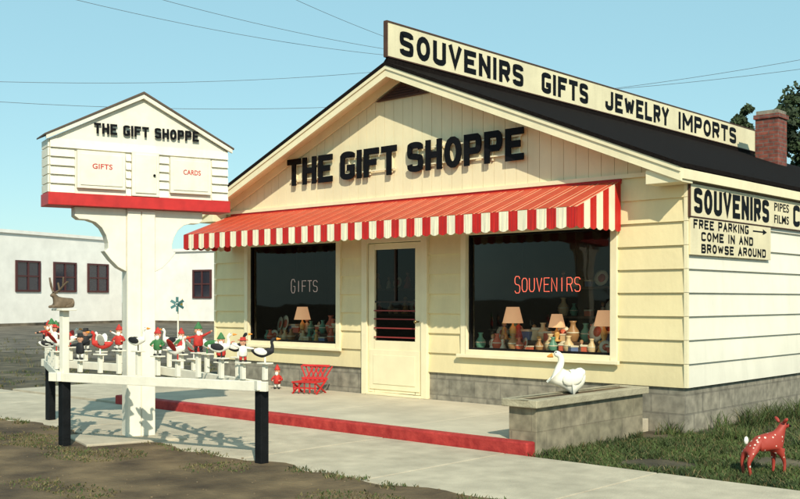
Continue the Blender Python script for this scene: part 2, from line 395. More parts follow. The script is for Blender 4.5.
for sg in (1,-1):
    xe=RX+sg*(3.97+E)
    roof.prism([(RX,AP),(xe,roofz(xe)),(xe,roofz(xe)-.045),(RX,AP-.045)],'y',-.36,LEN+.3)
roof=roof.build('roof',roofm,S)
b=MB()
for sg in (1,-1):
    xe=RX+sg*(3.97+E-.01)
    b.prism([(RX,AP-.048),(xe,roofz(xe)-.048),(xe,roofz(xe)-.19),(RX,AP-.19)],'y',-.335,-.295)
    b.prism([(RX,AP-.048),(xe,roofz(xe)-.048),(xe,roofz(xe)-.095),(RX,AP-.095)],'y',-.35,-.336)
b.build('rake_board',trim,roof)
b=MB()
for sg in (1,-1):
    xe=RX+sg*(3.97-.02)
    b.prism([(RX,AP-.05),(xe,roofz(xe)-.05),(xe,roofz(xe)-.083),(RX,AP-.083)],'y',-.294,-.0)
    b.prism([(RX,AP-.084),(xe,roofz(xe)-.084),(xe,roofz(xe)-.20),(RX,AP-.20)],'y',-.045,-.018)
b.build('soffit',trim,roof)
for X,sg in ((0,1),(L,-1)):
    b=MB()
    a,c=sorted((X+sg*.10,X+sg*.118)); b.box(a,c,-.30,LEN+.2,2.63,2.735)
    a,c=sorted((X+sg*.0,X+sg*.10)); b.box(a,c,.0,LEN+.2,2.68,2.70)
    a,c=sorted((X-sg*.30,X+sg*.10)); b.box(a,c,-.30,-.046,2.60,2.745)
    b.build('eave_fascia',trim,roof,bevel=.004)
b=MB(); b.box(-3.43,-2.98,9.78,10.23,3.7,4.98); b.box(-3.46,-2.95,9.75,10.26,4.98,5.06); b.box(-3.42,-2.99,9.79,10.22,5.06,5.14,1)
ch=b.build('chimney',[redbrick,blk],roof)
b=MB(); b.prism([(-4.43,4.04),(-3.51,4.04),(-3.97,4.235)],'y',-.05,-.0); v=b.build('gable_vent',brown,S)
b=MB(); b.prism([(-4.32,4.06),(-3.62,4.06),(-3.97,4.208)],'y',-.056,-.052)
for i in range(4):
    z=4.07+i*.032; hw=(4.235-z)/.195*.46-.08
    b.box(-3.97-hw,-3.97+hw,-.070,-.058,z,z+.012)
b.build('vent_louvre',[M('louvre_dark',(.05,.02,.015),.7)],v)
for (x0,x1,z0,z1) in wins:
    b=MB(); t=.05
    b.box(x0-.06,x0+.02,-.045,.10,z0-.05,z1+.05); b.box(x1-.02,x1+.06,-.045,.10,z0-.05,z1+.05)
    b.box(x0+.02,x1-.02,-.045,.10,z1-.02,z1+.05); b.box(x0+.02,x1-.02,-.045,.10,z0-.05,z0+.02)
    wd=b.build('window',trim,S,bevel=.004)
    b=MB(); b.box(x0-.10,x1+.10,-.085,-.046,z0-.075,z0-.035); b.build('window_sill',trim,wd,bevel=.004)
    b=MB(); b.box(x0+.02,x0+.05,.02,.07,z0+.02,z1-.02); b.box(x1-.05,x1-.02,.02,.07,z0+.02,z1-.02); b.box(x0+.05,x1-.05,.02,.07,z0+.02,z0+.045); b.box(x0+.05,x1-.05,.02,.07,z1-.045,z1-.02); b.build('window_sash',black,wd)
    b=MB(); b.face([(x0+.05,.045,z0+.045),(x1-.05,.045,z0+.045),(x1-.05,.045,z1-.045),(x0+.05,.045,z1-.045)]); b.build('window_pane',glass,wd)
x0,x1,z0,z1=door; zf=.137
b=MB(); b.box(x0-.03,x0+.07,-.06,.10,zf,z1+.05); b.box(x1-.07,x1+.03,-.06,.10,zf,z1+.05); b.box(x0+.07,x1-.07,-.06,.10,z1-.04,z1+.05)
b.box(x0+.07,x1-.07,-.08,.12,zf,zf+.03)
fr=b.build('door_frame',trim,S,bevel=.004)
b=MB(); a,c=x0+.08,x1-.08; zb=zf+.035; zt=z1-.05
b.box(a,a+.11,-.03,.02,zb,zt); b.box(c-.11,c,-.03,.02,zb,zt); b.box(a+.11,c-.11,-.03,.02,zt-.08,zt); b.box(a+.11,c-.11,-.03,.02,zb,.86)
dr=b.build('door',trim,S,bevel=.004)
b=MB(); b.box(a+.03,c-.03,-.042,-.031,zb+.04,.74); b.box(a+.10,c-.10,-.050,-.043,zb+.11,.67); b.build('kick_panel',trim,dr,bevel=.006)
b=MB(); b.box(a+.111,c-.111,-.024,.014,1.365,1.385); b.box((a+c)/2-.011,(a+c)/2+.011,-.025,.015,1.385,zt-.081); b.build('glazing_bar',M('dark_brown',(.03,.018,.012),.6),dr)
b=MB(); b.face([(a+.11,.0,.86),(c-.11,.0,.86),(c-.11,.0,zt-.08),(a+.11,0,zt-.08)]); b.build('door_pane',glassd,dr)
barm=M('bar_red',(.25,.03,.025),.5)
for z in (.90,1.02,1.14,1.25):
    b=MB(); b.box(a+.111,c-.111,-.045,-.026,z,z+.016); b.build('door_bar',barm,dr)
b=MB(); b.tube((c-.05,-.03,1.12),(c-.05,-.09,1.12),.010); b.ell((c-.05,-.10,1.12),(.024,.02,.024)); b.build('door_handle',M('brass',(.30,.22,.10),.35,metal=1),dr,smooth=True)
# awning
ax0,ax1=-7.55,-.75; p=.90; zb_,zf_,zv=2.70,2.36,2.14
aw=MB(); n=27; wstr=(ax1-ax0)/n
for i in range(n):
    s0=ax0+i*wstr; fr_=.60
    for (q0,q1,m,rise) in ((s0,s0+wstr*fr_,0,.006),(s0+wstr*fr_,s0+wstr*.72,1,.0),(s0+wstr*.72,s0+wstr*.86,0,.006),(s0+wstr*.86,s0+wstr,1,0)):
        aw.face([(q0,-p,zf_+rise),(q1,-p,zf_+rise),(q1,-.0,zb_+rise),(q0,-.0,zb_+rise)],m)
        if rise:
            for q in (q0,q1): aw.face([(q,-p,zf_),(q,-p,zf_+rise),(q,0,zb_+rise),(q,0,zb_)],m)
aw=aw.build('awning',[awred,awtan],S,weld=False)
random.seed(13)
def val(mb,P0,P1,n,scal=.022):
    for i in range(n):
        A=P0.lerp(P1,i/n); B=P0.lerp(P1,(i+1)/n); m=i%2
        K=6; bot=[]
        for k in range(K+1):
            t=k/K; q=A.lerp(B,t); bot.append(Vector((q.x,q.y+random.uniform(-.004,.004)*(0<k<K),zv+scal*(1-math.sin(math.pi*t)))))
        for k in range(K):
            a_=A.lerp(B,k/K); b_=A.lerp(B,(k+1)/K)
            mb.face([bot[k],bot[k+1],b_,a_],m)
b=MB(); val(b,Vector((ax0,-p-.004,zf_)),Vector((ax1,-p-.004,zf_)),55)
for X in (ax1+.003,ax0-.003): val(b,Vector((X,-p,zf_)),Vector((X,-.03,zb_)),7)
vl=b.build('valance',[awred2,awcr],aw,weld=False)
sol=vl.modifiers.new('s','SOLIDIFY'); sol.thickness=.004
b=MB(); 
for X in (ax0+.02,ax1-.02,-3.0,-5.3):
    b.tube((X,-p+.02,zf_-.03),(X,-.02,zf_-.03),.012); b.tube((X,-p+.02,zf_-.03),(X,-.02,zb_-.04),.012)
b.tube((ax0+.02,-p+.02,zf_-.03),(ax1-.02,-p+.02,zf_-.03),.014)
b.box(ax0,ax1,-.03,.0,zb_-.03,zb_+.02,1)
b.build('awning_frame',[trim,awred2],aw)
# interior
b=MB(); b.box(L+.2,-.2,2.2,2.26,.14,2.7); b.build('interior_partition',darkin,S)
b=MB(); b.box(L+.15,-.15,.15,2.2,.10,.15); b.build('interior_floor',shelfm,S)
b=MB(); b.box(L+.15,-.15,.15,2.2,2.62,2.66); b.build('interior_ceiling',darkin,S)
for (x0,x1) in ((-7.3,-5.0),(-3.1,-.6)):
    b=MB(); b.box(x0,x1,.15,.75,.74,.78); b.box(x0,x1,.70,.75,.15,.74); b.box(x0+.2,x1-.2,.46,.74,.781,.90); b.build('display_shelf',shelfm,S)
    for z in (1.15,1.55):
        b=MB(); b.box(x0+.1,x1-.1,1.9,2.19,z,z+.03); b.build('wall_shelf',shelfm,S)
# ------------------------------------------------------------------ neon
ST={'S':[[(1,1.3),(.8,1.5),(.2,1.5),(0,1.3),(0,.95),(.2,.78),(.8,.72),(1,.55),(1,.2),(.8,0),(.2,0),(0,.2)]],
'O':[[(.25,0),(.75,0),(1,.3),(1,1.2),(.75,1.5),(.25,1.5),(0,1.2),(0,.3),(.25,0)]],'U':[[(0,1.5),(0,.3),(.25,0),(.75,0),(1,.3),(1,1.5)]],
'V':[[(0,1.5),(.5,0),(1,1.5)]],'E':[[(1,1.5),(0,1.5),(0,0),(1,0)],[(0,.78),(.8,.78)]],'N':[[(0,0),(0,1.5),(1,0),(1,1.5)]],'I':[[(.5,0),(.5,1.5)]],
'R':[[(0,0),(0,1.5),(.75,1.5),(1,1.3),(1,.95),(.75,.78),(0,.78)],[(.6,.78),(1,0)]],'G':[[(1,1.2),(.75,1.5),(.25,1.5),(0,1.2),(0,.3),(.25,0),(.75,0),(1,.3),(1,.72),(.6,.72)]],
'F':[[(1,1.5),(0,1.5),(0,0)],[(0,.78),(.8,.78)]],'T':[[(0,1.5),(1,1.5)],[(.5,1.5),(.5,0)]]}
def neon(word,x0,z0,wd,hh,y,mat,label,r):
    e=thing('neon_sign',((x0+x0+wd)/2,y,z0),label,'neon sign')
    n=len(word); cw=wd/n; P=[]
    for i,c in enumerate(word):
        h=hh*(1.25 if i==0 else 1)
        for s in ST[c]: P.append([(x0+i*cw+q[0]*cw*.68,y,z0+q[1]/1.5*h-(h-hh)*.4) for q in s])
    curve_obj('neon_tube',P,r,mat,e)
    for xx in (x0+.1,x0+wd-.1):
        b=MB(); b.tube((xx,y+.02,z0+hh*1.1),(xx,y+.02,2.60),.003); b.build('hanging_wire',black,e)
neon('SOUVENIRS',-2.30,1.50,.95,.16,.16,emis('neon_red',(1,.16,.09),1.5),'glowing red neon sign hanging in the shop window',.0042)
neon('GIFTS',-6.36,1.52,.60,.16,.16,emis('neon_pale',(.85,.62,.55),.3),'pale neon sign hanging in the shop window',.0045)
# ------------------------------------------------------------------ lettering on gable
e=thing('shop_sign',(-4.1,-.06,3.045),'black raised wooden letters on the cream gable','sign')
block('lettering','THE',black,.94,.385,e,(-6.187,-.055,3.045),0,.020,.29,.18)
block('lettering','GIFT',black,1.05,.385,e,(-5.085,-.055,3.045),0,.020,.30,.18)
block('lettering','SHOPPE',black,1.832,.385,e,(-3.843,-.055,3.045),0,.020,.30,.18)
for a_,c_ in ((-6.15,-5.27),(-5.06,-4.07),(-3.80,-2.05)):
    b=MB()
    for z in (3.12,3.33): b.box(a_,c_,-.052,-.036,z,z+.018)
    x=a_+.1
    while x<c_: b.box(x,x+.02,-.036,-.011,3.08,3.38); x+=.4
    b.build('mounting_rail',trim,e)
# roof sign
e=thing('roof_sign',(RX,5.2,AP),'long cream ridge-top sign board with black capitals','sign')
b=MB(); b.box(RX-.02,RX+.02,-.33,10.98,4.53,4.965); bd=b.build('sign_board',M('sign_cream',(.82,.73,.48),.6,.08,3,.1,big=.15,streak=.14),e)
b=MB(); b.box(RX-.03,RX+.03,-.35,11.0,4.965,4.982); b.box(RX-.03,RX+.03,-.35,11.0,4.515,4.53); b.box(RX-.03,RX+.03,-.352,-.331,4.53,4.965); b.box(RX-.03,RX+.03,10.981,11.0,4.53,4.965); b.build('sign_border',brown,e)
y=0
while y<11:
    b=MB(); b.box(RX-.07,RX-.021,y,y+.05,4.40,4.9); b.tube((RX-.06,y,4.85),(RX-.7,y,4.2),.012); b.build('sign_brace',roofm,e); y+=2.1
b=MB(); b.box(RX-.018,RX+.018,-.32,10.97,4.44,4.5145); b.build('sign_skirt',roofm,e)
for wd,t0,t1 in (('SOUVENIRS',.2,2.94),('GIFTS',3.42,4.74),('JEWELRY',5.28,7.48),('IMPORTS',7.86,10.35)):
    block('lettering',wd,black,t1-t0,.32,e,(RX+.0215,-.3+t0,4.585),math.pi/2,.003,.33,.24,.004)
# side wall signs
e=thing('wall_sign',(.04,1.7,2.27),'long cream sign board under the eave with black capitals','sign')
sgm=M('sign_yellowed',(.80,.70,.46),.6,.1,3,.1,big=.15,streak=.15)
b=MB(); b.box(.032,.06,-.01,4.3,2.275,2.61); b.build('sign_board',sgm,e)
b=MB(); b.box(.032,.063,-.02,4.31,2.611,2.621); b.box(.032,.063,-.02,4.31,2.264,2.274); b.box(.032,.063,-.02,-.011,2.275,2.61); b.build('sign_border',brown,e)
block('lettering','SOUVENIRS',black,1.92,.265,e,(.0605,.06,2.31),math.pi/2,.003,.33,.22,.003)
text('lettering','PIPES',black,.44,.10,e,(.0605,2.14,2.465),math.pi/2,.003,.01)
text('lettering','FILMS',black,.44,.10,e,(.0605,2.14,2.32),math.pi/2,.003,.01)
block('lettering','CIGARS',black,1.35,.265,e,(.0605,2.72,2.31),math.pi/2,.003,.33,.22)
e=thing('parking_sign',(.04,1.0,1.88),'cream board with painted parking invitation and arrow','sign')
b=MB(); b.box(.032,.055,.0,2.05,1.872,2.258); b.build('sign_board',sgm,e,bevel=.003)
block('lettering','FREE PARKING',black,1.36,.098,e,(.0555,.06,2.148),math.pi/2,.002,.23,.30,.002)
block('lettering','COME IN AND',black,1.30,.098,e,(.0555,.24,2.022),math.pi/2,.002,.23,.30,.002)
block('lettering','BROWSE AROUND',black,1.66,.098,e,(.0555,.24,1.896),math.pi/2,.002,.23,.30,.002)
b=MB(); b.box(.0555,.058,1.54,1.84,2.186,2.202); b.prism([(1.82,2.226),(1.82,2.162),(1.93,2.194)],'x',.0555,.059); b.build('arrow',black,e)
# ------------------------------------------------------------------ pylon sign
LOCAL[0]=True
ang=math.atan2(1.81,.539)
e=thing('pylon_sign',(-3.84,-4.08,.0),'white post sign shaped like a small gabled house','sign',ang)
b=MB(); HW=.885
b.box(-HW,HW,-.14,.14,2.42,2.93)
b.prism([(-HW,2.93),(HW,2.93),(0,3.39)],'y',-.138,.138)
for k in range(6):
    z0=2.42+k*.085; 
    for (xa,xb) in ((-HW,-.66),(-.17,-.12),(.16,.26),(.71,HW)) if k<5 else ((-HW,HW),):
        b.prism([(-.141,z0),(-.166,z0),(-.143,z0+.084),(-.141,z0+.084)],'x',xa,xb)
    b.box(-HW-.018,-HW-.002,-.138,.138,z0+.004,z0+.080)
body=b.build('sign_house',wpaint,e)
b=MB(); b.box(-HW-.02,HW+.02,-.17,.17,2.30,2.418); b.build('red_band',red,e,bevel=.004)
b=MB()
b.prism([(0,3.452),(.94,2.965),(.94,2.95),(0,3.43),(-.94,2.95),(-.94,2.965)],'y',-.19,.19)
b.build('sign_roof',M('sign_roof_gray',(.10,.07,.05),.8),e)
b=MB()
b.prism([(0,3.428),(.925,2.955),(.925,2.915),(0,3.385),(-.925,2.915),(-.925,2.955)],'y',-.18,-.15)
b.build('sign_rake',wpaint,e)
for (xa,xb) in ((-.64,-.18),(.27,.69)):
    b=MB(); b.box(xa,xb,-.178,-.141,2.47,2.83); b.box(xa+.03,xb-.03,-.186,-.179,2.50,2.80); b.build('shutter_panel',wpaint,e,bevel=.006)
b=MB(); b.box(-.115,.155,-.18,-.141,2.42,2.86); b.box(-.085,.125,-.192,-.181,2.45,2.83)
dd=b.build('little_door',wpaint,e,bevel=.005)
b=MB(); b.ell((.10,-.202,2.63),(.013,.013,.013)); b.build('little_knob',black,dd,smooth=True)
block('lettering','THE GIFT SHOPPE',black,1.05,.102,e,(-.48,-.160,3.005),0,.006,.32,.16)
text('lettering','GIFTS',red,.19,.05,e,(-.50,-.1865,2.66),0,.002,.012)
text('lettering','CARDS',red,.18,.05,e,(.40,-.1865,2.66),0,.002,.012)
b=MB(); b.box(-.14,.14,-.09,.09,0,2.30); b.box(-.138,-.004,-.104,-.091,.0,2.28); b.box(.004,.138,-.104,-.091,.0,2.28); b.build('post',wpaint,e,bevel=.005)
for sg in (1,-1):
    pts=[(.142,2.299),(.64,2.299),(.64,2.21)]
    for k in range(9):
        t=k/8; pts.append((.60-.24*t-.14*math.sin(t*math.pi), 2.18-.30*t+.05*math.sin(t*math.pi*2)))
    pts+=[(.30,1.80),(.22,1.72),(.142,1.68)]
    b=MB(); b.prism([(sg*x_,z_) for x_,z_ in pts],'y',-.075,.075); b.build('bracket',wpaint,e,bevel=.006)
b=MB(); b.box(-.62,.35,-.45,.35,-.02,.055); b.build('concrete_pad',conc,e,bevel=.01)
LOCAL[0]=False
# ------------------------------------------------------------------ display stand
P=[Vector((-1.665,-4.36,0)),Vector((-3.81,-4.96,0)),Vector((-5.83,-4.01,0)),Vector((-3.80,-3.86,0))]
st=thing('display_stand',(-3.75,-4.2,0),'white rail stand on black posts around the sign post','display stand')
def rail(mb,A,B,z0,z1,th=.04,m=0,ext=.06):
    d=(B-A); Ln=d.length; d.normalize(); T=Matrix.Translation(A)@Matrix.Rotation(math.atan2(d.y,d.x),4,'Z')
    mb.box(-ext,Ln+ext,-th/2,th/2,z0,z1,m,T)
for i in range(4):
    b=MB(); rail(b,P[i],P[(i+1)%4],.640+.003*i,.722+.003*i,.04,0,.11 if i==0 else .06); b.build('rail',wpaint,st,bevel=.004)
for i,q in enumerate(P[:3]):
    b=MB(); b.box(q.x-.042,q.x+.042,q.y-.042+.06,q.y+.042+.06,-.05,.64); b.build('post',blackpost,st,bevel=.006)
b=MB(); q=P[1]; b.box(q.x-.034,q.x+.034,q.y+.025,q.y+.09,.641,1.30); b.box(q.x-.10,q.x+.10,q.y-.02,q.y+.13,1.30,1.32); b.build('tall_post',wpaint,st,bevel=.004)
def onedge(i,t): return P[i].lerp(P[(i+1)%4],t)
spots=[(0,-.04),(0,.06),(0,.16),(0,.27),(0,.37),(0,.47),(0,.57),(0,.67),(0,.77),(0,.88),(1,.14),(1,.26),(1,.38),(1,.50),(1,.62),(1,.74),(1,.88),(2,.10),(2,.24),(2,.38),(2,.52),(2,.68),(3,.12),(3,.26),(3,.40),(3,.54),(3,.68),(3,.84)]
random.seed(33); ph=[]
for i,t in spots:
    q=onedge(i,t); h=random.choice([.85,.88,.91,.95]); ph.append(h)
    b=MB(); b.box(q.x-.018,q.x+.018,q.y-.018,q.y+.018,.735,h-.012); b.box(q.x-.060,q.x+.060,q.y-.04,q.y+.04,h-.012,h); b.build('perch',wpaint,st,bevel=.003)
# ------------------------------------------------------------------ ornaments
skinm=M('ornament_skin',(.55,.28,.17),.7); beardm=M('ornament_white',(.78,.75,.66),.7,.15,30)
ored=M('ornament_red',(.48,.03,.02),.7,.25,30); oblack=M('ornament_black',(.012,.012,.014),.7,.3,30)
GRP='painted garden ornaments on the rail stand'
def gnome(coat,hat,trou,label,h=.27,beard=True,arms=0,pointy=True,thin=.62):
    e=thing('garden_figure',(0,0,0),label,'garden ornament',group=GRP)
    LOCAL[0]=True
    k=h/.30
    b=MB()
    b.lathe([(0,.055),(.036,.06),(.045,.075),(.043,.12),(.036,.165),(.018,.178),(.018,.185),(.031,.195),(.035,.215),(.031,.238),(.02,.25),(0,.252)],14,ms=[2,0,0,0,0,1,1,1,1,1,1])
    for s in (1,-1):
        b.tube((s*.020,0,.075),(s*.024,0,.012),.017,.013,8,2); b.ell((s*.026,-.024,.011),(.016,.032,.011),3,8)
        if arms: b.tube((s*.03,0,.155),(s*.11,-.01,.17+s*.03*arms),.014,.010,8,0); b.ell((s*.12,-.012,.173+s*.035*arms),(.011,.010,.010),1,8)
        else: b.tube((s*.036,0,.155),(s*.066,-.02,.115),.014,.012,8,0); b.tube((s*.066,-.02,.115),(s*.045,-.06,.105),.012,.010,8,0); b.ell((s*.040,-.066,.105),(.010,.010,.010),1,8)
        b.ell((s*.013,-.031,.224),(.004,.004,.005),3,6)
    b.ell((0,-.036,.214),(.007,.009,.007),1,8)
    b.build('figure',[coat,skinm,trou,oblack],e,smooth=True)
    b=MB()
    if pointy: b.lathe([(0,.236),(.038,.232),(.039,.238),(.030,.255),(.018,.280),(.006,.300),(0,.302)],12)
    else: b.lathe([(0,.238),(.054,.236),(.054,.242),(.030,.246),(.028,.270),(0,.273)],12)
    b.build('hat',hat,e,smooth=True)
    if beard: b=MB(); b.ell((0,-.030,.190),(.022,.014,.028),0,10); b.build('beard',beardm,e,smooth=True)
    LOCAL[0]=False
    e.scale=(k*1.1,k*thin,k)
    return e
orange=M('beak_orange',(.70,.25,.03),.6)
def goose(cb,cw,label,spread=False,thin=.6):
    e=thing('goose_ornament',(0,0,0),label,'garden ornament',group=GRP)
    LOCAL[0]=True
    pts=[(-.13,0,.12),(-.09,0,.095),(-.03,0,.085),(.03,0,.09),(.065,0,.12),(.07,0,.16),(.06,0,.195),(.08,0,.225),(.10,0,.223)]
    rad=[.010,.032,.046,.042,.024,.016,.015,.020,.013]
    skin('figure',pts,[(i,i+1) for i in range(8)],rad,cb,e,2,3)
    b=MB(); b.lathe([(.013,0),(.009,.02),(.003,.04),(0,.042)],8); T=Matrix.Translation((.108,0,.223))@Matrix.Rotation(math.pi/2,4,'Y'); b.v=[tuple(T@Vector(q)) for q in b.v]; b.build('beak',orange,e,smooth=True)
    for s in (1,-1):
        b=MB()
        if spread: b.ell((-.02,s*.14,.145),(.038,.13,.006),0,12,Matrix.Rotation(s*math.radians(30),3,'X'))
        else: b.ell((-.04,s*.042,.105),(.065,.010,.032),0,12,Matrix.Rotation(math.radians(12),3,'Y'))
        b.build('wing',cw,e,smooth=True)
        b=MB(); b.ell((.088,s*.015,.232),(.004,.004,.005),0,6); b.build('eye',oblack,e,smooth=True)
    b=MB(); b.tube((0,0,0),(0,0,.06),.008); b.build('base',cw,e)
    LOCAL[0]=False
    e.scale=(.88,.88*thin,.88)
    return e
green=M('green_paint',(.04,.16,.05),.7,.2,30); yel=M('yellow_paint',(.65,.42,.06),.7,.2,30)
ORN=[gnome(ored,ored,beardm,'small painted gnome in red coat and red hat',.23),gnome(green,ored,beardm,'small painted gnome in green coat and red hat',.25),
gnome(oblack,oblack,beardm,'small painted figure in black coat and brimmed black hat',.27,False,1,False),gnome(beardm,ored,ored,'small painted figure in white shirt and red hat',.23,False,-1,False),
gnome(ored,green,oblack,'small painted figure in red coat with outstretched arms',.26,True,1),
goose(beardm,oblack,'small white goose figure with black wings on a perch'),goose(oblack,beardm,'small black goose figure with white wings on a perch'),goose(beardm,ored,'small white goose figure with red spread wings',True),goose(ored,beardm,'small red bird figure with spread white wings',True),goose(beardm,green,'small white duck figure with green wings on a perch')]
seq2=[6,3,5,4,7,1,5,0,8,2, 7,3,6,4,5,0,2, 4,7,2,9,3, 5,1,8,9,4,6]
used=set()
random.seed(5)
for (i,t),j,h in zip(spots,seq2,ph):
    q=onedge(i,t); src=ORN[j]
    r=random.uniform(.2,1.3) if j<5 else random.choice([random.uniform(.3,1.0),random.uniform(3.3,4.1)])
    loc=(q.x,q.y,h+.0005)
    if j in used: copy_thing(src,loc,r)
    else: src.location=loc; src.rotation_euler=(0,0,r); used.add(j)
assert len(used)==10
n_=copy_thing(ORN[0],(-6.08,-.35,.137),.6,1.15,'painted gnome standing on the porch below the window'); del n_['group']
q=W(178,300,16.5)
e=thing('garden_windmill',(q.x,q.y,0),'small muted teal garden windmill on a thin white pole','garden ornament',math.radians(40)); LOCAL[0]=True
b=MB(); b.tube((0,0,-.05),(0,0,1.35),.016,.012); b.build('pole',wpaint,e)
b=MB()
for k in range(6):
    a_=k*math.pi/3; T=Matrix.Translation((0,-.05,1.33))@Matrix.Rotation(a_,4,'Y')@Matrix.Rotation(math.radians(25),4,'Z')
    b.box(-.022,.022,-.003,.003,.03,.12,0,T)
b.tube((0,-.07,1.33),(0,.0,1.33),.02); b.build('blade_wheel',M('teal_paint',(.05,.15,.15),.7),e)
b=MB(); b.box(-.003,.003,.0,.18,1.32,1.34); b.prism([(.18,1.28),(.28,1.25),(.28,1.42),(.18,1.38)],'x',-.004,.004); b.build('tail_vane',yel,e); LOCAL[0]=False
def spotted(name,c,sp):
    m=bpy.data.materials.new(name); m.use_nodes=True; nt=m.node_tree; b=nt.nodes['Principled BSDF']; b.inputs['Roughness'].default_value=.6
    tc=nt.nodes.new('ShaderNodeTexCoord'); v=nt.nodes.new('ShaderNodeTexVoronoi'); v.inputs['Scale'].default_value=sp; nt.links.new(tc.outputs['Object'],v.inputs['Vector'])
    r=nt.nodes.new('ShaderNodeValToRGB'); r.color_ramp.elements[0].position=.20; r.color_ramp.elements[1].position=.26; r.color_ramp.elements[0].color=(.70,.60,.50,1); r.color_ramp.elements[1].color=(*c,1)
    nt.links.new(v.outputs['Distance'],r.inputs[0]); nt.links.new(r.outputs[0],b.inputs['Base Color']); return m
def deer(loc,rot,sc,mat,label):
    e=thing('deer_ornament',loc,label,'garden ornament',rot)
    LOCAL[0]=True
    pts=[(-.13,0,.27),(0,0,.255),(.11,0,.27),(.16,0,.34),(.18,0,.40),(.235,0,.385),
         (-.14,.045,.19),(-.17,.05,.11),(-.15,.05,0),(-.14,-.045,.19),(-.18,-.05,.11),(-.16,-.05,0),
         (.12,.04,.17),(.125,.042,.09),(.12,.042,0),(.14,-.04,.17),(.165,-.042,.10),(.16,-.042,0)]
    ed=[(0,1),(1,2),(2,3),(3,4),(4,5),(0,6),(6,7),(7,8),(0,9),(9,10),(10,11),(2,12),(12,13),(13,14),(2,15),(15,16),(16,17)]
    rad=[.066,.060,.064,.036,.038,.018,.034,.015,.012,.034,.015,.012,.024,.014,.012,.024,.014,.012]
    skin('figure',pts,ed,rad,mat,e,2,1)
    for s in (1,-1):
        b=MB(); b.ell((.165,s*.050,.435),(.014,.036,.016),0,10,Matrix.Rotation(s*math.radians(35),3,'X')); b.build('ear',mat,e,smooth=True)
        b=MB(); b.ell((.198,s*.031,.408),(.008,.005,.008),0,8); b.build('eye',black,e,smooth=True)
    b=MB(); b.ell((-.165,0,.285),(.022,.014,.034),0,8); b.build('tail',beardm,e,smooth=True)
    b=MB(); b.ell((.250,0,.385),(.010,.012,.010),0,8); b.build('nose',black,e,smooth=True)
    LOCAL[0]=False
    e.scale=(sc,)*3
    return e
deer((1.60,-1.85,.0),math.radians(60),1.0,spotted('fawn_red',(.33,.035,.02),26),'red fawn lawn ornament with white spots on grass')
e=thing('stag_ornament',(P[1].x-.02,P[1].y+.055,1.321),'small squat grey-brown stag lying on top of white post','garden ornament',math.radians(-92)); LOCAL[0]=True
sm=M('stag_brown',(.15,.105,.065),.7,.3,30)
skin('figure',[(-.10,0,.05),(-.04,0,.05),(.04,0,.055),(.075,0,.09),(.09,0,.13),(.13,0,.12),(-.06,.05,.025),(.0,.055,.016),(-.06,-.05,.025),(.0,-.055,.016),(.08,.03,.02),(.13,.03,.014),(.08,-.03,.02),(.13,-.03,.014)],
 [(0,1),(1,2),(2,3),(3,4),(4,5),(0,6),(6,7),(0,8),(8,9),(2,10),(10,11),(2,12),(12,13)],[.042,.050,.044,.028,.028,.014,.020,.012,.020,.012,.018,.012,.018,.012],sm,e,2,1)
for s in (1,-1):
    curve_obj('antler',[[(.085,s*.015,.145),(.07,s*.07,.17),(.06,s*.12,.21),(.065,s*.135,.29)],[(.07,s*.07,.17),(.085,s*.07,.24)],[(.06,s*.12,.21),(.04,s*.17,.25)]],.009,sm,e)
    b=MB(); b.ell((.08,s*.035,.145),(.008,.022,.010),0,8); b.build('ear',sm,e,smooth=True)
LOCAL[0]=False
# planter and swan
e=thing('planter_box',(-.45,-1.42,0),'low concrete block planter box with capped rim','planter')
b=MB(); b.box(-.565,-.265,-2.322,-.42,-.05,.44); b.build('planter_wall',blkp,e,bevel=.006)
b=MB(); b.box(-.61,-.52,-2.38,-.37,.44,.51); b.box(-.315,-.22,-2.38,-.37,.44,.51); b.box(-.52,-.315,-2.38,-2.29,.44,.51); b.box(-.52,-.315,-.46,-.37,.44,.51); b.build('planter_rim',M('rim_concrete',(.42,.37,.25),.85,.2,6,.4,40,big=.2),e,bevel=.008)
b=MB(); b.box(-.52,-.315,-2.29,-.46,.441,.495); b.build('planter_soil',dirt,e)
dw=M('duck_white',(.82,.78,.66),.6,.08)
e=thing('swan_planter',(-.50,-1.47,.495),'white swan planter figure with curved neck on the planter','garden ornament',math.radians(218)); LOCAL[0]=True
pts=[(-.175,0,.20),(-.13,0,.13),(-.04,0,.105),(.05,0,.11),(.10,0,.16),(.085,0,.23),(.05,0,.295),(.055,0,.36),(.095,0,.39),(.125,0,.375)]
skin('figure',pts,[(i,i+1) for i in range(9)],[.015,.080,.120,.100,.055,.040,.036,.036,.040,.026],dw,e,2,3)
b=MB(); b.lathe([(.022,0),(.018,.025),(.007,.055),(0,.058)],8); T=Matrix.Translation((.135,0,.370))@Matrix.Rotation(math.radians(105),4,'Y'); b.v=[tuple(T@Vector(q)) for q in b.v]; b.build('beak',orange,e,smooth=True)
for s in (1,-1):
    b=MB(); b.ell((-.05,s*.100,.155),(.105,.022,.070),0,14,Matrix.Rotation(math.radians(22),3,'Y')); b.ell((-.11,s*.085,.19),(.070,.018,.045),0,12,Matrix.Rotation(math.radians(40),3,'Y')); b.build('wing',dw,e,smooth=True)
    b=MB(); b.ell((.105,s*.033,.402),(.007,.006,.007),0,8); b.build('eye',black,e,smooth=True)
LOCAL[0]=False
